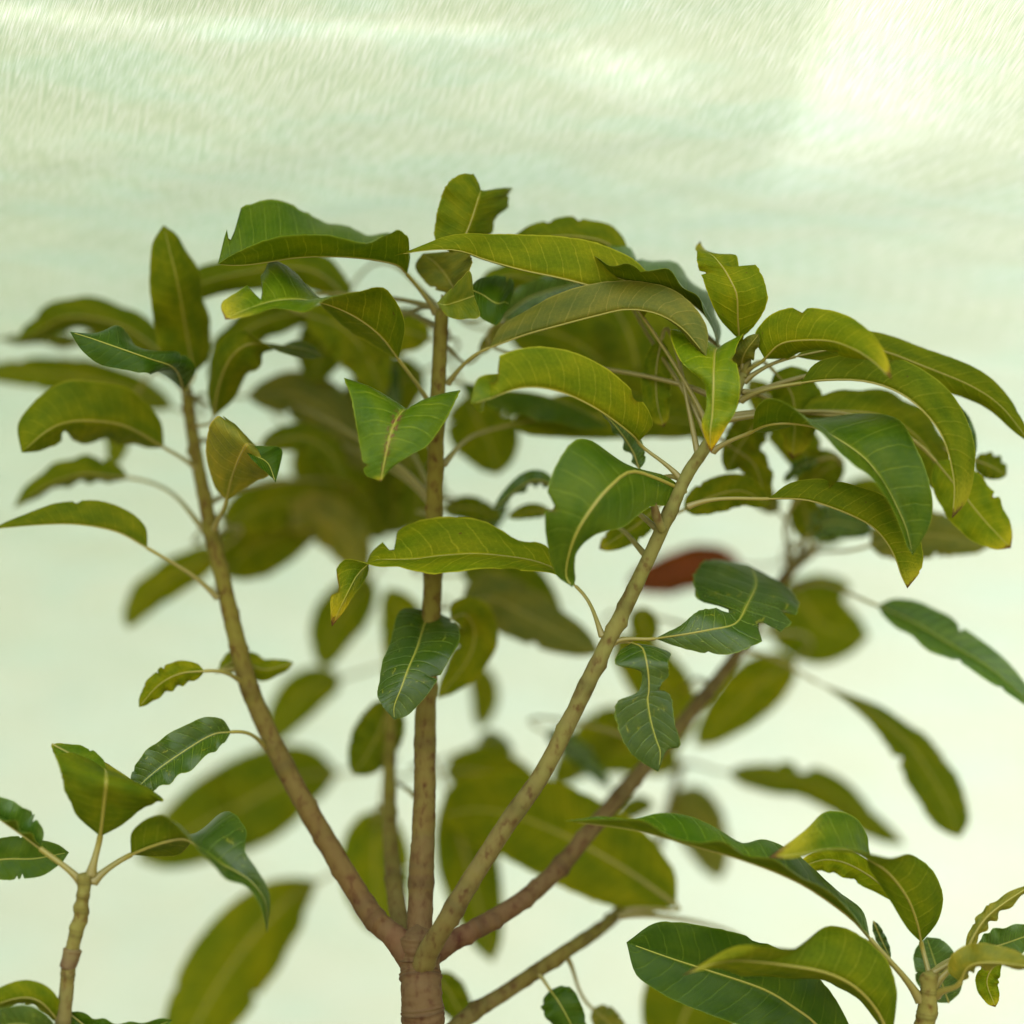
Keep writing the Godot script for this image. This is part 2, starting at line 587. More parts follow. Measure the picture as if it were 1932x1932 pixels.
func E(key: String, face: String, tone: int, rows: Array, o := {}) -> void:
	# a leaf by rows of midrib, left edge and right edge
	leaf_count += 1
	var rng := RandomNumberGenerator.new()
	rng.seed = 1000 + leaf_count * 17
	var M := []
	var Lf := []
	var Rt := []
	for q in rows:
		var m := Vector3(q[0], q[1], q[2])
		M.append(m)
		Lf.append(Vector3(q[3], q[4], q[5]) if q.size() > 3 else m)
		Rt.append(Vector3(q[6], q[7], q[8]) if q.size() > 6 else m)
	var N := 52
	var K := 6
	var W := 2 * K + 1
	var px := VIEW_H / SIZE
	var wave: float = o.get("wave", 6.5) * px
	var freq: float = o.get("freq", rng.randf_range(3.2, 5.2))
	var ph := [rng.randf() * TAU, rng.randf() * TAU]
	var bites: Array = o.get("bites", []).duplicate()
	for i in rng.randi_range(0, 3):
		bites.append([-1 if rng.randf() < 0.5 else 1, rng.randf_range(0.2, 0.95), rng.randf_range(0.012, 0.03), rng.randf_range(0.06, 0.28)])
	var flip := rng.randf() < 0.5
	var jag: float = o.get("jag", 0.0)
	var off := plant.position
	var grid := PackedVector3Array()
	var uvs := PackedVector2Array()
	var wear := PackedColorArray()        # dry brown margins round old bites, yellowed rims
	var mids := []
	var nl := Vector3(0, 0, 1)
	var nr := Vector3(0, 0, 1)
	for i in N + 1:
		var s := float(i) / N
		var m := P(cat(M, s)) - off
		var l := P(cat(Lf, s)) - off
		var r := P(cat(Rt, s)) - off
		var t := P(cat(M, minf(s + 0.02, 1.0))) - P(cat(M, maxf(s - 0.02, 0.0)))
		var a := (m - l).cross(t)
		if a.length() > 1e-9: nl = a.normalized()
		a = (r - m).cross(t)
		if a.length() > 1e-9: nr = a.normalized()
		mids.append(m)
		var el := 1.0
		var er := 1.0
		for b in bites:
			var d: float = absf(s - b[1]) / b[2]
			var cut: float = 1.0 - b[3] * smoothstep(1.0, 0.25, d)
			if b[0] < 0: el = minf(el, cut)
			else: er = minf(er, cut)
		var rough: float = 0.020 + jag
		el *= 1.0 + rough * noise.get_noise_2d(s * 34.0 + leaf_count * 9.1, 2.0)
		er *= 1.0 + rough * noise.get_noise_2d(s * 34.0 + leaf_count * 5.3, 8.0)
		for j in W:
			var u := float(j - K) / K
			var U := absf(u)
			var e: float = el if u < 0 else er
			var n := nl if u < 0 else nr
			var edge := l if u < 0 else r
			var q := m.lerp(edge, U * e)
			var half := m.distance_to(edge)
			q += n * half * 0.22 * U * (1.0 - U)
			q += n * wave * U * U * sin(TAU * freq * s + ph[0 if u < 0 else 1] + 0.5 * sin(5.0 * s)) * sin(PI * s)
			q += n * half * 0.05 * U * noise.get_noise_2d(s * 5.0 + leaf_count * 3.7, u * 1.5)
			grid.append(q)
			uvs.append(Vector2(0.5 + 0.5 * u * e * (-1.0 if flip else 1.0), s))
			var torn := clampf((1.0 - e - 0.05) * 7.0, 0.0, 1.0) * smoothstep(0.78, 1.0, U)
			var old := smoothstep(0.75, 1.0, U) * smoothstep(0.05, 0.5, noise.get_noise_2d(s * 7.0 + leaf_count * 2.3, u * 0.6 + 4.0))
			wear.append(Color(1, 1, 1).lerp(Color(1.9, 1.35, 0.9), old * 0.7).lerp(Color(1.5, 0.55, 1.2), torn * 0.85))
	# vertex normals towards the upper side
	var nv := PackedVector3Array()
	nv.resize(grid.size())
	for i in N:
		for j in W - 1:
			var a := i * W + j
			var fn := (grid[a + 1] - grid[a]).cross(grid[a + W] - grid[a])
			var fn2 := (grid[a + W] - grid[a + W + 1]).cross(grid[a + 1] - grid[a + W + 1])
			for k in [a, a + 1, a + W]: nv[k] += fn
			for k in [a + 1, a + W, a + W + 1]: nv[k] += fn2
	for k in nv.size():
		nv[k] = nv[k].normalized() if nv[k].length() > 1e-14 else Vector3(0, 0, 1)
	# with the left edge to the left and the tip away from us, across x along points from the viewer: the upper side is its opposite when the face shown is the upper one
	var sg := 1.0 if face == "T" else -1.0
	var thick := 0.00014
	var m2 := ArrayMesh.new()
	for layer in 2:
		var way := sg if layer == 0 else -sg
		var v := PackedVector3Array()
		var nn := PackedVector3Array()
		var ix := PackedInt32Array()
		var uv := uvs.duplicate()
		var cc := wear.duplicate()
		for k in grid.size():
			v.append(grid[k] + nv[k] * way * thick)
			nn.append(nv[k] * way)
		for i in N:
			for j in W - 1:
				var a := i * W + j
				if way > 0.0: ix.append_array([a, a + W, a + 1, a + 1, a + W, a + W + 1])
				else: ix.append_array([a, a + 1, a + W, a + 1, a + W + 1, a + W])
		if layer == 1:
			for j in [0, W - 1]:
				var b := v.size()
				for i in N + 1:
					var k: int = i * W + j
					var out: Vector3 = (grid[k] - grid[i * W + K])
					out = out.normalized() if out.length() > 1e-9 else nv[k]
					for h in 2:
						v.append(grid[k] + nv[k] * thick * (1.0 if h else -1.0))
						nn.append(out)
						uv.append(uvs[k])
						cc.append(wear[k])
				for i in N:
					var a := b + i * 2
					var fc := (v[a + 1] - v[a]).cross(v[a + 2] - v[a])
					if fc.dot(nn[a]) > 0.0: ix.append_array([a, a + 2, a + 1, a + 1, a + 2, a + 3])
					else: ix.append_array([a, a + 1, a + 2, a + 1, a + 3, a + 2])
		var arr := []
		arr.resize(Mesh.ARRAY_MAX)
		arr[Mesh.ARRAY_VERTEX] = v
		arr[Mesh.ARRAY_NORMAL] = nn
		arr[Mesh.ARRAY_TEX_UV] = uv
		arr[Mesh.ARRAY_COLOR] = cc
		arr[Mesh.ARRAY_INDEX] = ix
		m2.add_surface_from_arrays(Mesh.PRIMITIVE_TRIANGLES, arr)
	var pick := tone * 3 + rng.randi_range(0, 2)
	m2.surface_set_material(0, MT[pick])
	m2.surface_set_material(1, MU[pick])
	var leaf := mesh_node("leaf", m2, plant)
	if o.has("lab"): leaf.set_meta("label", o.lab)
	# midrib
	var dry := tone == 6
	var c0 := Color(0.15, 0.135, 0.015) if not dry else Color(0.16, 0.05, 0.02)
	var c1 := Color(0.18, 0.175, 0.015) if not dry else Color(0.16, 0.05, 0.02)
	var line := []
	var radii := []
	var r0: float = o.get("rib", 2.0) * px
	var last := int(N * float(o.get("ribto", 0.97)))
	for i in range(0, last + 1, 2):
		line.append(mids[i])
		radii.append(r0 * lerpf(1.0, 0.30, float(i) / N))
	var rib := mesh_node("midrib", tube(line, radii, 7, [c0, c1]), leaf)
	rib.material_override = stalk_mat
	# petiole
	if o.get("stalk", true):
		var a: Vector3
		if o.has("p"): a = P(Vector3(o.p[0], o.p[1], o.p[2])) - off
		else: a = nearest(key, mids[0] + off) - off
		var b: Vector3 = mids[0]
		var span := a.distance_to(b)
		if span > 0.002:
			var tb: Vector3 = (mids[3] - mids[0]).normalized()
			var ta: Vector3 = ((b - a).normalized() + Vector3(0, 0.35, 0)).normalized()
			var h1 := a + ta * span * 0.35
			var h2 := b - tb * span * 0.35
			var pl := []
			var pr := []
			for i in 17:
				var t := i / 16.0
				pl.append(a.bezier_interpolate(h1, h2, b, t))
				pr.append(minf(r0 * 1.5, float(o.get("pet", 3.3)) * px) * (1.15 + 1.2 * pow(1.0 - t, 4.0)))
			var pet := mesh_node("petiole", tube(pl, pr, 9, [Color(0.12, 0.105, 0.02), c0]), leaf)
			pet.material_override = stalk_mat

func build_main_tree():
	new_plant("mango_tree", "young branching mango tree with curled leaves, largest plant in the middle", "tree", P(Vector3(806, 3480, 0)))
	var brown := Color(0.078, 0.050, 0.022)
	var red := Color(0.078, 0.045, 0.020)
	var tan := Color(0.088, 0.070, 0.022)
	var olive := Color(0.105, 0.094, 0.014)
	var pale := Color(0.120, 0.118, 0.032)
	branch("trunk", "trunk", [[806, 3490, 0], [800, 2900, 0], [806, 2400, 0], [802, 1990, 0], [796, 1890, 0], [792, 1820, 1], [788, 1765, 1]], 44, 37, brown, brown)
	branch("branch", "a", [[782, 1810, 1], [745, 1768, 1.5], [700, 1725, 3], [625, 1603, 5], [560, 1490, 6], [510, 1390, 7], [468, 1290, 7], [440, 1180, 8], [418, 1085, 9], [398, 1000, 10], [378, 900, 11], [362, 810, 12], [352, 735, 12]], 24, 12, red, olive, 0.3)
	branch("branch", "b", [[788, 1800, 1], [792, 1740, 2], [796, 1630, 3], [801, 1500, 4], [803, 1340, 5], [814, 1160, 6], [819, 1000, 6], [822, 850, 5], [828, 700, 5], [834, 588, 5]], 26, 13, brown, olive, 0.2)
	branch("branch", "c", [[772, 1800, 3], [752, 1725, 6], [741, 1640, 9], [735, 1540, 12], [735, 1440, 14], [738, 1340, 15], [740, 1290, 15]], 20, 10, tan, olive)
	branch("branch", "d", [[790, 1850, 1], [806, 1800, -0.5], [847, 1730, -2], [905, 1635, -2], [960, 1550, -2], [1020, 1465, -1.5], [1070, 1370, -1], [1112, 1282, -1], [1150, 1205, -0.5], [1192, 1120, 0], [1232, 1035, 0], [1268, 955, 0], [1300, 890, 0.5], [1335, 838, 1], [1372, 775, 2], [1402, 705, 2]], 20, 10, tan, pale, 0.3)
	branch("branch", "e", [[806, 1806, 2], [860, 1772, 3], [930, 1735, 4], [1000, 1688, 6], [1060, 1632, 8], [1110, 1572, 9], [1180, 1490, 11], [1258, 1400, 13], [1330, 1312, 15], [1392, 1232, 17], [1442, 1150, 18], [1486, 1082, 19], [1535, 1036, 20]], 20, 12, red, tan, 0.2)
	branch("branch", "f", [[800, 2010, 2], [870, 1928, 5], [960, 1868, 7], [1060, 1800, 8], [1150, 1738, 12], [1205, 1670, 21], [1245, 1580, 27], [1272, 1490, 30], [1284, 1440, 30]], 17, 9, tan, olive, 0.3)
	# small snapped twig on the in-focus branch
	branch("twig", "g", [[1250, 1000, -0.6], [1243, 985, -1], [1236, 962, -1.2], [1232, 945, -1.2]], 9, 6, pale, tan)
	# --- left branch
	A("a", "U", 2, [[366, 705, 12], [352, 630, 11], [334, 530, 9], [308, 425, 8]], 58, [10], [-38], {"pb": 0.6})
	A("b", "U", 4, [[660, 575, 14], [620, 528, 14], [560, 505, 14], [440, 518, 14], [345, 548, 13], [322, 575, 13]], 34, [-20], [-20], {"pa": 0.5})
	A("a", "U", 4, [[345, 715, 14], [285, 650, 15], [215, 610, 16], [130, 597, 16], [78, 622, 17], [30, 646, 17]], 36, [-50], [-20], {"wave": 6})
	A("a", "U", 2, [[300, 700, 20], [190, 648, 20], [100, 642, 20], [-10, 640, 20]], 24, [-62], [-62])
	E("a", "T", 10, [[346, 738, 9], [338, 708, 6, 300, 700, 5, 368, 700, 6], [322, 690, 3, 285, 705, 2, 352, 672, 5], [285, 678, 1, 268, 702, 0, 318, 664, 5], [240, 662, 0, 225, 696, 0, 258, 655, 5], [200, 648, 0, 185, 686, 0, 222, 612, 3], [165, 636, 0, 152, 658, 0, 185, 630, 2], [132, 626, 0]], {"wave": 5})
	A("a", "U", 2, [[330, 770, 22], [240, 733, 22], [150, 712, 22], [60, 703, 22], [-60, 705, 22]], 32, [-10], [-10])
	A("a", "U", 2, [[309, 844, 10], [246, 808, 9], [197, 796, 8], [137, 795, 7], [90, 812, 6], [41, 854, 6]], 82, [-62], [-22], {"p": [372, 888, 11], "bites": [[-1, 0.68, 0.06, 0.45]], "pb": 0.55})
	A("a", "U", 2, [[252, 755, 20], [226, 810, 20], [214, 882, 20]], 24, [0], [-20])
	A("a", "U", 4, [[242, 902, 14], [195, 897, 14], [150, 896, 14], [90, 916, 15], [26, 958, 16]], 36, [-68], [-30], {"p": [385, 1001, 10], "wave": 5})
	A("a", "U", 4, [[278, 1034, 6], [222, 1004, 5.5], [150, 990, 5], [80, 990, 5], [-14, 998, 5]], 50, [-100], [-12], {"p": [410, 1128, 8], "pb": 0.9})
	E("a", "U", 3, [[427, 944, 6], [437, 902, 4, 402, 912, 5, 462, 920, 5], [448, 872, 2, 388, 845, 3, 490, 904, 4], [458, 850, 0.5, 398, 800, 1, 508, 896, 3], [468, 838, 0, 418, 783, 1, 520, 892, 2], [486, 846, 2.5, 432, 800, 3, 530, 868, 3], [505, 868, 4, 470, 838, 5, 532, 856, 4], [518, 905, 3]], {"p": [405, 998, 9], "wave": 2})
	E("a", "T", 10, [[456, 842, 1], [478, 858, 0.5, 500, 842, 1, 482, 874, 0], [505, 874, 1, 532, 850, 2, 512, 900, 1], [520, 910, 1]], {"stalk": false, "wave": 1})
	E("a", "U", 4, [[402, 790, 11], [412, 730, 10, 392, 728, 11, 442, 750, 11], [432, 680, 9, 402, 670, 10, 470, 705, 10], [462, 652, 8, 442, 622, 9, 492, 690, 9], [500, 648, 8, 492, 640, 6, 500, 664, 9], [550, 655, 8, 552, 676, 6, 548, 645, 10], [586, 662, 9, 590, 676, 8, 590, 652, 10], [612, 675, 9]], {})
	A("a", "U", 4, [[408, 745, 16], [425, 670, 16], [480, 615, 16], [560, 590, 16], [640, 590, 16]], 32, [-20], [-20])
	A("a", "U", 4, [[412, 1038, 22], [372, 1062, 23], [310, 1098, 25], [262, 1140, 26], [240, 1186, 26]], 32, [-10], [-20])
	A("a", "U", 4, [[428, 1090, 22], [460, 1045, 24], [530, 1005, 25], [625, 965, 26]], 56, [0], [-10], {"p": [430, 1096, 9]})
	A("a", "U", 4, [[386, 1266, 4], [340, 1271, 4], [300, 1292, 4], [262, 1334, 4]], 26, [-30], [-10], {"p": [462, 1292, 7]})
	A("a", "U", 4, [[413, 1264, 9], [450, 1248, 9], [500, 1263, 9], [554, 1250, 9]], 24, [-20], [-20], {"wave": 5})
	A("a", "T", 5, [[436, 1381, 3], [396, 1388, 2], [328, 1430, 0], [285, 1462, -1], [252, 1494, -1.5]], 44, [38], [12], {"p": [506, 1416, 7], "pb": 0.55})
	A("c", "U", 2, [[640, 1458, 32], [560, 1466, 31], [508, 1490, 31], [453, 1521, 31], [400, 1545, 30], [330, 1588, 30], [258, 1622, 30]], 76, [0], [0], {"rib": 5, "p": [735, 1472, 14]})
	A("c", "U", 4, [[602, 1662, 28], [562, 1684, 27], [522, 1718, 26], [470, 1776, 25], [420, 1846, 24], [370, 1932, 23], [310, 2060, 22]], 72, [-15], [0], {"rib": 4.0, "pa": 1.05})
	# --- middle branch
	E("b", "T", 0, [[768, 518, 3], [748, 500, 2, 771, 452, -1, 773, 472, 4], [702, 490, 1, 744, 436, -3, 736, 441, 7], [652, 485, 1, 690, 458, -4, 690, 440, 7], [602, 484, 0, 640, 450, -4, 640, 424, 7], [552, 487, 0, 585, 442, -4, 582, 402, 6], [502, 495, 0, 530, 447, -4, 532, 381, 5], [462, 500, 0, 475, 463, -3, 486, 379, 4], [430, 500, 0, 440, 480, -2, 438, 408, 2], [411, 498, 0]], {"p": [822, 592, 5], "wave": 2, "bites": [[1, 0.885, 0.04, 0.5]], "jag": 0.015, "rib": 2.2, "lab": "large green leaf folded into a trough"})
	E("b", "T", 8, [[752, 678, 3], [720, 636, 2, 764, 606, 0, 706, 652, 5], [680, 604, 1, 728, 545, -1, 660, 625, 5], [640, 583, 0, 672, 552, -3, 620, 592, 5], [604, 571, -1, 612, 562, -5, 598, 566, 4], [566, 565, -2, 578, 588, -5, 552, 508, 3], [532, 566, -3, 540, 586, -4, 512, 492, 1], [504, 571, -3, 512, 582, -4, 490, 524, 0], [470, 582, -4, 478, 592, -5, 455, 545, -2], [440, 595, -4, 446, 602, -4.5, 418, 572, -3], [425, 603, -4]], {"p": [812, 766, 5], "wave": 3, "bites": [[1, 0.73, 0.035, 0.85]], "jag": 0.02, "lab": "leaf twisted halfway with a torn notch"})
	E("b", "U", 2, [[866, 486, 4], [874, 455, 3, 822, 455, 3, 902, 455, 6], [886, 425, 3, 824, 405, 3, 932, 428, 7], [896, 395, 3, 836, 362, 3, 957, 384, 8], [903, 372, 3, 858, 333, 3, 964, 356, 8], [907, 358, 4, 893, 328, 4, 915, 364, 5]], {"jag": 0.015})
	A("d", "U", 2, [[1214, 600, 2], [1180, 562, 1.5], [1105, 537, 1], [1045, 522, 1], [987, 510, 1], [919, 491, 1], [862, 472, 0], [800, 473, 0], [745, 482, 0]], 84, [-95], [-12], {"p": [1344, 824, 1.2], "pb": 1.5, "pa": 0.62, "wave": 7, "freq": 2.0})
	E("b", "U", 3, [[864, 556, 4], [850, 532, 4, 818, 545, 5, 884, 512, 1], [836, 512, 5, 792, 520, 6, 890, 490, 1.5], [822, 496, 5, 783, 500, 6, 872, 474, 3], [798, 478, 5]], {"wave": 1})
	E("b", "T", 3, [[894, 558, 1], [872, 566, 0, 905, 596, 0, 887, 512, 0], [856, 571, -1, 878, 602, -1, 868, 528, -1], [840, 575, -2, 846, 598, -2, 846, 550, -2], [824, 572, -2]], {"stalk": false, "wave": 1, "rib": 1.6})
	E("b", "T", 10, [[884, 545, 2], [910, 556, 3, 908, 524, 4, 898, 590, 2], [936, 572, 3, 952, 520, 5, 930, 612, 3], [952, 570, 4, 970, 535, 5, 942, 608, 3], [962, 575, 4]], {"stalk": false, "wave": 1, "rib": 1.6})
	A("b", "U", 3, [[922, 657, 3], [990, 632, 2], [1055, 614, 1], [1140, 592, 0], [1185, 584, -0.5], [1240, 592, -1], [1290, 622, -1], [1332, 672, -1]], 62, [-18], [-112, -108, -75], {"p": [845, 724, 5], "wave": 11, "freq": 2.3, "pb": 0.5, "pa": 0.5})
	A("d", "U", 2, [[1204, 834, 1], [1190, 818, 0], [1138, 779, -2], [1078, 747, -3], [1023, 732, -4], [975, 734, -5], [925, 752, -6], [888, 762, -6]], 80, [-104, -104, -112, -170], [-8, -8, -8, -8, -150], {"p": [1282, 902, 0.5], "pb": 0.55, "wave": 3, "bites": [[1, 0.80, 0.05, 0.55]], "lab": "in-focus leaf showing its veined underside and a torn green tip"})
	E("b", "T", 9, [[806, 836, 5], [792, 795, 2, 838, 800, 4, 760, 790, 4], [764, 775, -1, 867, 735, 1, 655, 712, 0], [744, 800, -3, 852, 772, -1, 665, 762, -2], [732, 838, -4, 812, 835, -3, 676, 825, -3], [725, 872, -4, 772, 860, -4, 684, 868, -4], [721, 896, -4, 738, 884, -4, 690, 896, -4], [719, 908, -4]], {"p": [826, 915, 6], "wave": 2, "jag": 0.01, "lab": "broad green leaf facing the viewer with a row of brown specks"})
	E("d", "U", 8, [[1086, 1106, 2], [1050, 1076, 2, 1050, 1085, 1, 1062, 1060, 3], [1012, 1060, 2, 1010, 1076, 0, 1022, 1026, 3], [965, 1051, 2, 960, 1075, -1, 978, 1018, 3], [897, 1045, 2, 890, 1075, -2, 914, 984, 3], [829, 1049, 2, 825, 1080, -2, 850, 976, 3], [782, 1055, 1, 775, 1076, -2, 780, 984, 3], [742, 1056, 1, 745, 1070, -1, 738, 1014, 3], [706, 1058, 0, 710, 1066, -1, 700, 1044, 2], [676, 1082, 0, 650, 1056, -1, 692, 1084, 2], [656, 1118, 0, 626, 1104, -1, 668, 1124, 1], [640, 1150, 0, 623, 1152, -1, 651, 1150, 1], [626, 1182, 0]], {"p": [1136, 1200, -0.5], "wave": 3, "bites": [[1, 0.585, 0.03, 0.6], [-1, 0.84, 0.03, 0.5]], "jag": 0.02})
	E("b", "T", 5, [[812, 1152, 7], [800, 1180, 5, 848, 1166, 6, 757, 1150, 6], [787, 1222, 2, 868, 1200, 3, 736, 1210, 3], [770, 1262, 0, 838, 1262, 1, 720, 1258, 1], [757, 1298, -1, 812, 1302, 0, 713, 1304, 0], [744, 1332, -1, 774, 1346, -1, 720, 1330, -1], [744, 1358, -1]], {"wave": 3, "lab": "dark green leaf hanging face-on with yellow blotches"})
	A("b", "U", 4, [[850, 1168, 10], [878, 1160, 11], [896, 1195, 12], [880, 1250, 12], [824, 1318, 12]], 40, [-10], [-20])
	A("b", "U", 2, [[868, 1082, 22], [940, 1080, 22], [1005, 1135, 22], [1055, 1205, 22]], 48, [0], [0])
	A("b", "U", 3, [[872, 1140, 16], [920, 1128, 17], [970, 1148, 18], [1050, 1190, 18], [1134, 1232, 18]], 48, [-20], [0], {"p": [825, 1160, 6]})
	A("b", "U", 2, [[880, 745, 20], [900, 790, 20], [925, 840, 20], [940, 896, 20]], 58, [0], [0])
	A("b", "U", 4, [[962, 802, 12], [1050, 786, 13], [1150, 784, 14], [1250, 790, 14], [1345, 805, 14]], 40, [-10], [0], {"p": [838, 876, 5], "wave": 4})
	A("b", "T", 0, [[868, 722, 14], [950, 735, 13], [1020, 745, 12], [1090, 770, 12], [1150, 805, 12]], 44, [-110], [20])
	A("b", "U", 2, [[950, 622, 18], [1030, 625, 17], [1090, 648, 16], [1135, 685, 16], [1152, 735, 16]], 62, [0], [0])
	A("d", "U", 4, [[1150, 560, 16], [1190, 640, 16], [1205, 720, 16], [1215, 810, 16]], 70, [0], [0])
	A("d", "U", 4, [[1330, 800, 14], [1260, 770, 15], [1180, 740, 15], [1090, 735, 15]], 55, [0], [0])
	A("d", "U", 7, [[1248, 640, 5], [1238, 700, 5], [1240, 760, 5], [1252, 806, 5]], 28, [0], [-10], {"p": [1318, 864, 0.7]})
	A("d", "U", 2, [[1165, 500, 8], [1150, 462, 8], [1090, 446, 8], [1020, 450, 8], [950, 478, 8]], 36, [-30], [-10], {"p": [1340, 840, 1], "pb": 0.5, "pa": 0.5})
	E("d", "T", 1, [[1356, 662, 4], [1345, 618, 3, 1333, 592, 1, 1356, 606, 6], [1312, 578, 2, 1298, 543, -1, 1334, 552, 7], [1250, 548, 1, 1254, 511, -2, 1282, 508, 8], [1190, 532, 1, 1192, 503, -2, 1216, 482, 8], [1140, 512, 2, 1150, 498, -1, 1152, 464, 7], [1090, 465, 4]], {"p": [1400, 705, 2]})
	A("d", "T", 1, [[945, 602, 10], [1000, 562, 10], [1070, 540, 10], [1130, 526, 10]], 30, [10], [10])
	A("b", "U", 2, [[903, 542, 12], [955, 522, 12], [1010, 528, 12], [1050, 550, 12]], 24, [-20], [-10])
	A("b", "U", 3, [[930, 592, 13], [985, 560, 13], [1050, 540, 13], [1100, 545, 13]], 30, [0], [-20])
	A("b", "U", 3, [[905, 668, 11], [925, 640, 11], [960, 600, 11]], 12, [0], [0])
	A("b", "T", 1, [[800, 606, 13], [780, 590, 13], [755, 582, 13]], 7, [20], [20], {"p": [825, 625, 5]})
	E("d", "T", 0, [[1294, 928, 1], [1242, 904, -1, 1264, 952, 0, 1252, 896, 0], [1190, 890, -3, 1226, 957, -2, 1180, 876, -1], [1150, 919, -5, 1180, 992, -4, 1101, 826, -3], [1118, 957, -6, 1132, 1006, -5, 1052, 872, -5], [1090, 1001, -6, 1094, 1032, -5, 1029, 945, -6], [1074, 1045, -5, 1084, 1062, -5, 1032, 1022, -5], [1068, 1085, -4, 1086, 1092, -4, 1048, 1082, -4], [1080, 1108, -4]], {"rib": 4, "wave": 1.5, "stalk": false, "lab": "smooth broad green leaf bending down from the in-focus branch"})
	# --- whorl at the top right
	E("d", "T", 7, [[1392, 690, 4], [1354, 658, 1, 1404, 632, 1, 1271, 621, 2], [1347, 695, -2, 1388, 662, -1, 1284, 680, -1], [1346, 735, -3, 1396, 722, -3, 1326, 722, -2], [1344, 780, -3, 1391, 768, -3, 1333, 766, -3], [1340, 815, -3, 1374, 800, -3, 1324, 803, -3], [1341, 854, -2]], {"wave": 1.5, "rib": 3, "lab": "bright green folded leaf with yellowed edges in front of the shoot tip"})
	A("d", "U", 3, [[1398, 702, 3], [1404, 668, 1], [1432, 630, 0]], 22, [-20], [-30])
	E("d", "U", 8, [[1395, 642, 2], [1392, 600, 1, 1358, 602, 1, 1425, 612, 1], [1390, 556, 0, 1338, 560, 0, 1447, 572, 0], [1376, 525, 0, 1325, 525, 0, 1443, 530, 0], [1366, 508, 0, 1319, 508, 0, 1424, 500, 1], [1357, 496, 0, 1315, 494, 0, 1398, 516, 1], [1346, 484, 1, 1315, 483, 1, 1388, 485, 2], [1335, 477, 2, 1314, 474, 2, 1362, 482, 3], [1324, 470, 4, 1312, 468, 5, 1332, 474, 5], [1321, 455, 7]], {"p": [1402, 705, 2], "jag": 0.02, "wave": 3, "lab": "upright leaf with a bitten edge at the top of the tree"})
	A("d", "U", 8, [[1443, 677, 1], [1468, 652, 0], [1500, 643, -1], [1563, 643, -3], [1607, 657, -5], [1645, 680, -6], [1682, 716, -7]], 62, [-8], [-62, -65, -100], {"p": [1405, 705, 2], "wave": 10, "freq": 2.2, "pb": 0.8, "pa": 0.45})
	A("d", "U", 4, [[1500, 673, 2], [1590, 656, 3], [1664, 662, 4], [1740, 690, 4], [1830, 727, 4], [1890, 768, 4], [1946, 838, 4]], 36, [-15], [-30], {"p": [1404, 720, 2], "wave": 9, "freq": 2.2})
	A("d", "U", 8, [[1511, 723, 0], [1557, 717, -1], [1623, 718, -2], [1677, 732, -2], [1721, 757, -3], [1759, 795, -3], [1781, 831, -3], [1795, 878, -3], [1801, 925, -3], [1796, 978, -3]], 62, [-8], [-112], {"p": [1398, 756, 2], "wave": 3, "rib": 2.4, "lab": "long arching leaf in focus with pale veins on its underside"})
	A("d", "T", 1, [[1772, 758, 6], [1808, 802, 6], [1838, 862, 6]], 26, [10], [10])
	E("d", "T", 0, [[1420, 814, 0], [1442, 804, -1, 1442, 816, 2, 1426, 772, -2], [1470, 799, -2, 1490, 806, 2, 1450, 752, -4], [1503, 800, -2, 1516, 794, 4, 1492, 764, -5], [1541, 808, -2, 1555, 790, 4, 1540, 806, -6], [1595, 838, -3, 1648, 783, 1, 1572, 846, -6], [1636, 870, -3, 1702, 796, -1, 1606, 872, -6], [1667, 911, -3, 1734, 855, -2, 1648, 905, -6], [1691, 955, -3, 1752, 905, -3, 1680, 955, -5], [1708, 993, -3, 1760, 955, -3, 1702, 1000, -4], [1716, 1022, -3, 1752, 995, -3, 1712, 1032, -4], [1722, 1048, -3]], {"p": [1345, 852, 1], "rib": 3, "wave": 2, "lab": "glossy green leaf arching to the far right and curled at its edge"})
	A("d", "U", 8, [[1450, 941, 0], [1513, 942, 0], [1563, 955, -0.5], [1617, 977, -1], [1650, 997, -1], [1674, 1025, -1], [1690, 1055, -1], [1700, 1085, -1], [1712, 1110, -1]], 62, [-8], [-112], {"p": [1298, 956, 0], "wave": 3, "pb": 0.5, "lab": "arching leaf with a brown curled tip low on the right"})
	A("d", "U", 4, [[1511, 776, 5], [1580, 775, 6], [1660, 783, 7], [1720, 815, 8], [1760, 865, 8], [1785, 940, 8]], 60, [-40], [-10], {"p": [1402, 740, 2]})
	A("d", "U", 7, [[1765, 870, 5], [1815, 930, 5], [1860, 985, 5], [1907, 1034, 5]], 50, [-10], [0])
	A("d", "U", 4, [[1838, 868, 9], [1870, 880, 9], [1899, 897, 9]], 25, [-20], [0])
	A("e", "U", 3, [[1640, 1030, 14], [1700, 1012, 14], [1770, 1010, 14], [1870, 1030, 14]], 42, [0], [0], {"jag": 0.12, "wave": 5})
	A("d", "U", 7, [[1462, 702, 7], [1492, 740, 7], [1500, 790, 7], [1495, 866, 7]], 54, [-10], [-42], {"p": [1406, 705, 2], "bites": [[1, 0.85, 0.06, 0.4]]})
	A("d", "U", 4, [[1290, 962, 8], [1340, 938, 8], [1400, 926, 8], [1452, 955, 8]], 34, [0], [-10])
	A("d", "U", 2, [[1440, 782, 10], [1405, 828, 10], [1370, 890, 10]], 36, [-10], [0])
	A("d", "U", 4, [[1375, 840, 10], [1425, 880, 10], [1446, 958, 10]], 28, [-10], [-10])
	A("e", "T", 1, [[1545, 868, 12], [1510, 880, 12], [1478, 910, 12]], 12, [20], [20])
	A("e", "U", 4, [[1512, 935, 13], [1552, 890, 13], [1592, 868, 13]], 38, [0], [0])
	A("e", "T", 1, [[1525, 1010, 15], [1570, 985, 15], [1650, 1002, 15]], 30, [0], [0])
	A("e", "U", 4, [[1530, 1020, 15], [1520, 970, 15], [1512, 920, 15]], 28, [0], [0])
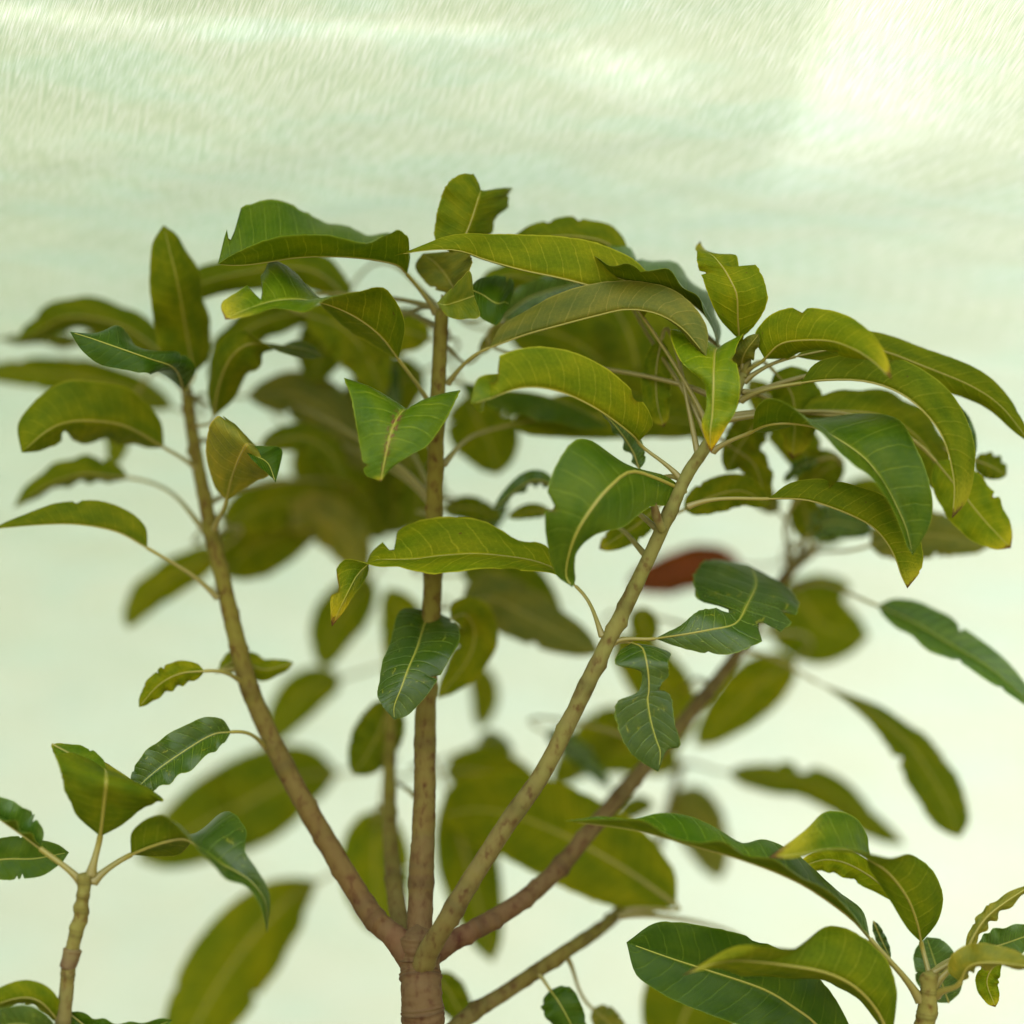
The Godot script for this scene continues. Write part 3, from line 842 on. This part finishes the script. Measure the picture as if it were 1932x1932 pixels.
	A("e", "U", 3, [[1468, 965, 16], [1440, 940, 16], [1400, 925, 16]], 20, [0], [0])
	A("d", "T", 1, [[1206, 886, 3], [1194, 852, 3], [1168, 812, 3], [1135, 776, 3]], 24, [-70], [10], {"p": [1284, 904, 0.5]})
	A("d", "U", 7, [[1240, 958, 8], [1205, 988, 8], [1168, 1012, 8], [1130, 1036, 8]], 27, [0], [0])
	A("d", "T", 1, [[1048, 916, 10], [1000, 908, 10], [932, 958, 10]], 20, [-60], [0])
	A("b", "U", 4, [[836, 962, 15], [890, 958, 15], [945, 978, 15]], 20, [0], [0])
	A("d", "U", 2, [[1038, 966, 12], [1000, 964, 12], [958, 976, 12]], 13, [0], [0])
	# --- branch at the rear right
	A("e", "U", 6, [[1400, 1068, 30], [1330, 1064, 30], [1255, 1086, 30], [1185, 1100, 30]], 36, [-10], [-10], {"pb": 0.6, "lab": "dead red-brown leaf"})
	E("d", "T", 5, [[1236, 1205, 0], [1290, 1197, -1, 1286, 1178, -0.5, 1298, 1226, -1], [1340, 1188, -1, 1322, 1150, 0, 1362, 1236, -1], [1388, 1176, 0, 1350, 1148, 1, 1412, 1222, -1], [1410, 1140, 2, 1318, 1132, 4, 1478, 1190, 2], [1426, 1106, 5, 1308, 1088, 7, 1506, 1150, 4], [1424, 1085, 7, 1335, 1056, 9, 1494, 1116, 7], [1412, 1066, 9]], {"p": [1156, 1212, -0.5], "jag": 0.05, "bites": [[-1, 0.50, 0.07, 0.6], [1, 0.52, 0.04, 0.5]], "wave": 3, "lab": "dark blue-green leaf eaten through in the middle"})
	E("d", "T", 5, [[1192, 1213, 0], [1212, 1223, -1, 1262, 1228, 0, 1168, 1230, -1], [1220, 1250, -2, 1260, 1250, -2, 1163, 1254, -2], [1224, 1280, -2, 1261, 1276, -2, 1208, 1266, -2], [1224, 1305, -2, 1248, 1292, -2, 1204, 1304, -2], [1222, 1322, -2, 1267, 1316, -2, 1163, 1326, -2], [1228, 1360, -2, 1272, 1360, -2, 1166, 1372, -2], [1238, 1395, -2, 1283, 1406, -2, 1186, 1416, -2], [1246, 1420, -2, 1258, 1416, -2, 1214, 1440, -2], [1242, 1456, -2]], {"p": [1156, 1214, -0.5], "jag": 0.05, "wave": 1.5, "lab": "insect-eaten leaf with a ragged narrow waist, hanging in focus"})
	A("e", "U", 2, [[1492, 1095, 28], [1522, 1145, 28], [1560, 1185, 28], [1640, 1200, 28]], 80, [0], [0], {"pb": 0.8})
	A("e", "U", 2, [[1500, 1245, 26], [1440, 1285, 26], [1385, 1335, 26], [1312, 1408, 26]], 48, [0], [0])
	A("e", "T", 1, [[1655, 1143, 13], [1720, 1172, 12], [1790, 1214, 11], [1870, 1262, 10], [1970, 1350, 9]], 40, [-10], [50], {"p": [1500, 1108, 19], "wave": 4})
	A("e", "U", 4, [[1540, 1286, 18], [1640, 1340, 18], [1710, 1400, 18], [1752, 1455, 18], [1790, 1525, 18], [1812, 1580, 18]], 42, [-30], [10], {"p": [1395, 1228, 17], "pa": 1.3, "jag": 0.10, "wave": 4})
	A("f", "U", 4, [[1372, 1458, 26], [1440, 1467, 26], [1510, 1472, 26], [1580, 1502, 26], [1640, 1555, 26], [1708, 1594, 26]], 30, [-10], [-10], {"wave": 6, "p": [1284, 1445, 30], "bites": [[-1, 0.4, 0.05, 0.5]]})
	A("f", "U", 3, [[1278, 1490, 30], [1310, 1530, 30], [1335, 1590, 30], [1358, 1660, 30]], 42, [0], [0])
	A("e", "U", 4, [[1165, 1545, 24], [1200, 1522, 24], [1234, 1518, 24]], 18, [0], [0])
	A("f", "U", 4, [[1276, 1708, 13], [1210, 1660, 14], [1152, 1623, 15], [1075, 1581, 16], [985, 1543, 18], [900, 1527, 20], [825, 1542, 21]], 80, [0], [0], {"rib": 5, "pb": 0.5, "pa": 0.5, "jag": 0.03, "p": [1180, 1720, 12]})
	A("b", "U", 4, [[838, 1458, 26], [900, 1455, 26], [970, 1480, 26], [1060, 1560, 26]], 44, [0], [0], {"rib": 4})
	A("b", "U", 4, [[848, 1515, 24], [875, 1600, 24], [897, 1690, 24], [930, 1816, 24]], 52, [0], [0], {"rib": 5})
	A("c", "U", 2, [[718, 1525, 24], [708, 1600, 24], [712, 1680, 24], [735, 1770, 24]], 60, [0], [0], {"pb": 0.6})
	A("c", "U", 4, [[735, 1318, 15], [720, 1370, 15], [695, 1420, 15], [666, 1462, 15]], 42, [0], [0], {"jag": 0.08})
	A("c", "U", 2, [[645, 1280, 30], [585, 1300, 30], [545, 1340, 30], [500, 1410, 30]], 38, [0], [0])
	A("b", "U", 2, [[702, 1088, 28], [660, 1140, 28], [627, 1190, 28], [610, 1262, 28]], 44, [0], [0])
	A("b", "U", 2, [[895, 1250, 30], [915, 1310, 30], [905, 1375, 30]], 24, [0], [0])
	A("b", "U", 4, [[902, 1405, 28], [930, 1395, 28], [970, 1420, 28]], 14, [0], [0])
	A("e", "T", 1, [[1030, 1382, 22], [1080, 1408, 22], [1154, 1488, 22]], 20, [-30], [0])
	A("e", "U", 2, [[1200, 1355, 28], [1130, 1390, 28], [1040, 1485, 28]], 40, [0], [0])
	A("e", "U", 2, [[1160, 1200, 26], [1225, 1265, 26], [1270, 1335, 26], [1262, 1425, 26]], 48, [0], [0])
	A("d", "U", 4, [[1200, 1148, 18], [1216, 1180, 18], [1226, 1220, 18]], 24, [0], [0], {"stalk": false})
	# shoot-tip buds
	branch("bud", "k1", [[352, 742, 12], [351, 722, 12], [353, 706, 12]], 10, 2, olive, pale)
	branch("bud", "k2", [[834, 592, 5], [836, 572, 5], [834, 556, 5]], 10, 2, olive, pale)
	branch("bud", "k3", [[1400, 712, 2], [1408, 690, 2], [1418, 672, 2]], 10, 2, olive, pale)
	branch("bud", "k4", [[1532, 1040, 20], [1546, 1022, 20], [1556, 1008, 20]], 10, 2, olive, pale)
	# --- leaves filling the back of the crown
	A("b", "U", 4, [[800, 700, 20], [740, 730, 21], [685, 780, 22], [640, 855, 22]], 55, [0], [0])
	A("b", "U", 4, [[805, 900, 24], [760, 862, 25], [700, 832, 26], [640, 830, 26]], 60, [0], [0])
	A("a", "U", 4, [[420, 1000, 22], [480, 962, 23], [550, 945, 24], [625, 962, 24]], 44, [0], [0])
	A("b", "U", 2, [[812, 640, 14], [760, 625, 15], [700, 642, 15], [645, 695, 15]], 40, [0], [-10])
	A("d", "U", 2, [[1345, 840, 16], [1290, 710, 18], [1235, 630, 18], [1170, 585, 18]], 62, [0], [0], {"stalk": false})
	A("d", "U", 4, [[1412, 715, 12], [1475, 795, 13], [1518, 855, 13], [1545, 925, 13]], 36, [0], [0])
	A("e", "U", 4, [[1540, 1030, 22], [1600, 962, 22], [1660, 940, 22], [1725, 962, 22]], 40, [0], [0])
	A("b", "T", 1, [[845, 1010, 18], [900, 1000, 18], [960, 950, 18]], 22, [0], [0])
	A("c", "U", 2, [[740, 1300, 22], [770, 1240, 23], [760, 1170, 24], [730, 1110, 24]], 44, [0], [0])
	A("f", "U", 2, [[1280, 1450, 28], [1220, 1420, 28], [1150, 1420, 28], [1080, 1460, 28]], 42, [0], [0])
	# --- leaves at the back of the middle
	A("b", "U", 4, [[560, 825, 26], [640, 898, 26], [695, 955, 26], [718, 1020, 26]], 78, [0], [0], {"rib": 4})
	A("a", "U", 3, [[465, 748, 20], [560, 745, 20], [630, 790, 20], [690, 890, 20]], 46, [0], [-10], {"pa": 0.7})
	A("a", "U", 4, [[488, 842, 17], [560, 825, 17], [620, 850, 17], [652, 912, 17]], 26, [-10], [0])
	A("a", "U", 3, [[535, 990, 24], [600, 975, 24], [655, 1020, 24], [685, 1095, 24]], 44, [0], [-20])
	A("b", "U", 4, [[768, 875, 22], [792, 930, 22], [780, 1005, 22]], 42, [0], [0])
	A("b", "U", 2, [[575, 592, 15], [645, 618, 15], [690, 670, 15], [724, 748, 15]], 46, [0], [0])
	A("b", "U", 4, [[645, 575, 19], [612, 645, 19], [588, 724, 19]], 44, [0], [0])
	A("b", "U", 4, [[700, 880, 25], [735, 900, 25], [750, 960, 25], [730, 1010, 25]], 45, [0], [0])
	A("b", "T", 1, [[690, 650, 17], [722, 700, 17], [746, 775, 17]], 26, [0], [0])
	A("a", "U", 4, [[600, 960, 27], [540, 985, 27], [490, 1015, 27], [440, 1075, 27]], 40, [0], [0])
	A("b", "U", 4, [[822, 1835, 14], [852, 1880, 14], [884, 1940, 14]], 28, [0], [0])
	# --- low branch at the right
	A("f", "T", 10, [[1038, 1868, 6], [1060, 1900, 5], [1105, 1985, 5]], 36, [0], [-10], {"p": [1012, 1835, 7]})
	A("f", "U", 3, [[1118, 1903, 10], [1150, 1932, 10], [1190, 1995, 10]], 26, [0], [0], {"p": [1064, 1800, 8]})
	A("f", "U", 2, [[1385, 1830, 18], [1330, 1860, 18], [1290, 1920, 18], [1270, 2010, 18]], 85, [0], [0], {"rib": 5, "p": [1170, 1728, 10]})

func build_left_sapling():
	new_plant("mango_sapling", "slender mango seedling with few leaves at the lower left", "sapling", P(Vector3(100, 3480, -4)))
	branch("stem", "s", [[100, 3490, -4], [92, 2600, -4], [104, 2100, -4], [122, 1905, -4], [131, 1815, -4], [149, 1740, -4], [157, 1690, -4], [164, 1650, -4]], 16, 10, Color(0.10, 0.078, 0.04), Color(0.125, 0.115, 0.028))
	branch("stem_node", "sn", [[127, 1826, -4], [134, 1806, -4], [137, 1792, -4]], 15, 17, Color(0.10, 0.07, 0.036), Color(0.11, 0.09, 0.036))
	E("s", "U", 8, [[189, 1578, -4], [193, 1545, -5, 152, 1545, -4, 228, 1558, -4], [197, 1510, -6, 128, 1505, -5, 265, 1528, -4], [200, 1480, -7, 118, 1470, -5, 298, 1512, -4], [200, 1462, -6, 112, 1448, -5, 308, 1508, -4], [198, 1452, -3, 98, 1404, -2, 276, 1490, -3], [186, 1432, -1, 140, 1406, -1, 222, 1458, -2]], {"p": [172, 1650, -4], "pet": 5, "rib": 3.4, "wave": 1.5})
	E("s", "T", 5, [[247, 1613, -3], [275, 1601, -4, 285, 1614, -1, 250, 1568, -4], [315, 1588, -5, 332, 1614, -1, 290, 1540, -6], [352, 1584, -5, 372, 1578, 1, 330, 1548, -8], [382, 1606, -6, 426, 1530, -1, 374, 1604, -9], [416, 1630, -6, 464, 1562, -3, 402, 1632, -9], [446, 1645, -6, 462, 1605, -5, 432, 1660, -8], [476, 1666, -6, 486, 1642, -6, 465, 1674, -7], [500, 1702, -6, 509, 1690, -6, 489, 1706, -7], [504, 1760, -6]], {"p": [176, 1664, -4], "pet": 5, "rib": 3, "wave": 2})
	E("s", "T", 0, [[98, 1404, -3], [140, 1426, -3, 150, 1406, -2, 122, 1448, -4.5], [180, 1446, -3, 190, 1428, -2, 176, 1462, -4.5], [204, 1460, -3]], {"stalk": false, "wave": 1})
	A("s", "T", 1, [[76, 1601, -4], [40, 1574, -4], [0, 1546, -4], [-70, 1495, -4]], 46, [105, 100, 95], [5], {"p": [158, 1670, -4], "pet": 5, "rib": 3})
	A("s", "T", 10, [[-90, 1642, -2], [0, 1622, -2], [64, 1620, -2], [130, 1608, -2]], 42, [0], [20], {"stalk": false})
	A("s", "U", 4, [[116, 1932, -4], [72, 1888, -5], [20, 1886, -5], [-60, 1920, -5]], 34, [-70], [-10], {"wave": 2})
	A("s", "T", 5, [[108, 1972, -5], [58, 1936, -7], [0, 1938, -7], [-70, 1965, -7]], 38, [20], [10], {"wave": 2})
	A("s", "T", 10, [[128, 1910, -3], [180, 1945, -3], [250, 1952, -3], [325, 1924, -3]], 26, [20], [10])

func build_right_sapling():
	new_plant("mango_sapling_001", "leafy mango seedling reaching in at the lower right", "sapling", P(Vector3(1742, 3480, -2)))
	branch("stem", "r", [[1742, 3490, -2], [1738, 2600, -2], [1742, 2050, -2], [1746, 1930, -2], [1752, 1875, -2], [1757, 1838, -2]], 24, 14, Color(0.11, 0.09, 0.036), Color(0.135, 0.125, 0.03))
	E("r", "T", 10, [[1642, 1772, -3], [1612, 1738, -3, 1606, 1725, -5, 1628, 1722, -1], [1570, 1705, -3.5, 1562, 1680, -6, 1592, 1690, 0], [1520, 1672, -4, 1512, 1655, -6.5, 1545, 1648, 0], [1470, 1648, -4.5, 1458, 1622, -7, 1490, 1604, -1], [1425, 1631, -5, 1410, 1615, -7, 1440, 1582, -1], [1380, 1616, -5, 1365, 1586, -7.5, 1402, 1590, -2], [1330, 1602, -5, 1318, 1590, -7, 1350, 1561, -2], [1280, 1588, -5, 1268, 1580, -6.5, 1300, 1538, -2], [1230, 1574, -5, 1215, 1550, -7, 1245, 1535, -3], [1180, 1563, -5, 1170, 1546, -6.5, 1190, 1545, -4], [1120, 1555, -5, 1115, 1546, -6, 1130, 1541, -4], [1066, 1549, -5]], {"p": [1736, 1888, -2], "wave": 1, "rib": 3, "pet": 5, "lab": "long narrow leaf rippled along both edges"})
	E("r", "U", 8, [[1738, 1778, -1], [1730, 1740, -2, 1712, 1752, -2, 1768, 1738, -1], [1715, 1700, -3, 1682, 1704, -3, 1779, 1692, -1], [1692, 1665, -4, 1650, 1655, -4, 1757, 1640, -2], [1668, 1640, -5, 1636, 1622, -4, 1718, 1612, -4], [1642, 1624, -5, 1636, 1580, -2, 1672, 1618, -8], [1606, 1604, -5, 1614, 1542, -2, 1600, 1602, -8], [1560, 1602, -6, 1562, 1530, -3, 1550, 1602, -8], [1512, 1611, -6, 1516, 1568, -4, 1502, 1620, -7], [1450, 1618, -6]], {"p": [1758, 1862, -2], "pet": 5, "rib": 2.6, "wave": 2})
	A("r", "U", 7, [[1705, 1700, 3], [1620, 1640, 3], [1560, 1622, 3], [1500, 1640, 3]], 26, [-10], [0], {"stalk": false})
	E("r", "U", 8, [[1682, 1965, -3], [1658, 1912, -4, 1632, 1898, -2, 1692, 1885, -4], [1627, 1874, -5, 1595, 1866, -1, 1688, 1848, -4], [1592, 1849, -5.5, 1548, 1846, -1, 1664, 1800, -4], [1547, 1832, -6, 1492, 1844, -2, 1616, 1760, -4], [1488, 1822, -6.5, 1442, 1842, -3, 1558, 1748, -4], [1432, 1815, -7, 1402, 1842, -4, 1502, 1790, -7], [1382, 1812, -7, 1366, 1828, -6, 1442, 1784, -9], [1336, 1821, -7, 1330, 1829, -7, 1380, 1788, -7], [1286, 1841, -7]], {"wave": 2, "p": [1744, 2010, -2], "pet": 5, "rib": 3})
	A("r", "T", 10, [[1620, 2030, 1], [1545, 1938, 0], [1500, 1902, 0], [1440, 1866, 0], [1340, 1832, 0], [1260, 1806, 0], [1182, 1778, 0]], 84, [18], [8], {"pb": 0.42, "wave": 5, "pet": 5, "rib": 3.4})
	A("r", "U", 3, [[1822, 1795, -2], [1852, 1742, -2], [1890, 1707, -2], [1970, 1655, -2]], 17, [-30], [-40], {"p": [1762, 1862, -2], "pet": 5, "rib": 3})
	A("r", "T", 1, [[1790, 1892, 3], [1772, 1840, 3], [1748, 1768, 3]], 44, [10], [0], {"stalk": false, "pb": 0.5})
	A("r", "U", 3, [[1812, 1852, -4], [1830, 1822, -5], [1880, 1816, -6], [1975, 1828, -6]], 40, [-15], [-75], {"p": [1766, 1878, -2], "pa": 0.4, "pet": 5, "rib": 3})
	A("r", "T", 1, [[1845, 1795, 2], [1890, 1782, 2], [1975, 1752, 2]], 32, [10], [-10])
	A("r", "U", 7, [[1884, 1808, 1], [1862, 1850, 1], [1878, 1900, 1]], 22, [0], [-10], {"pb": 0.6})
	A("r", "T", 1, [[1648, 1738, 3], [1664, 1775, 3], [1680, 1808, 3]], 10, [0], [0], {"stalk": false})
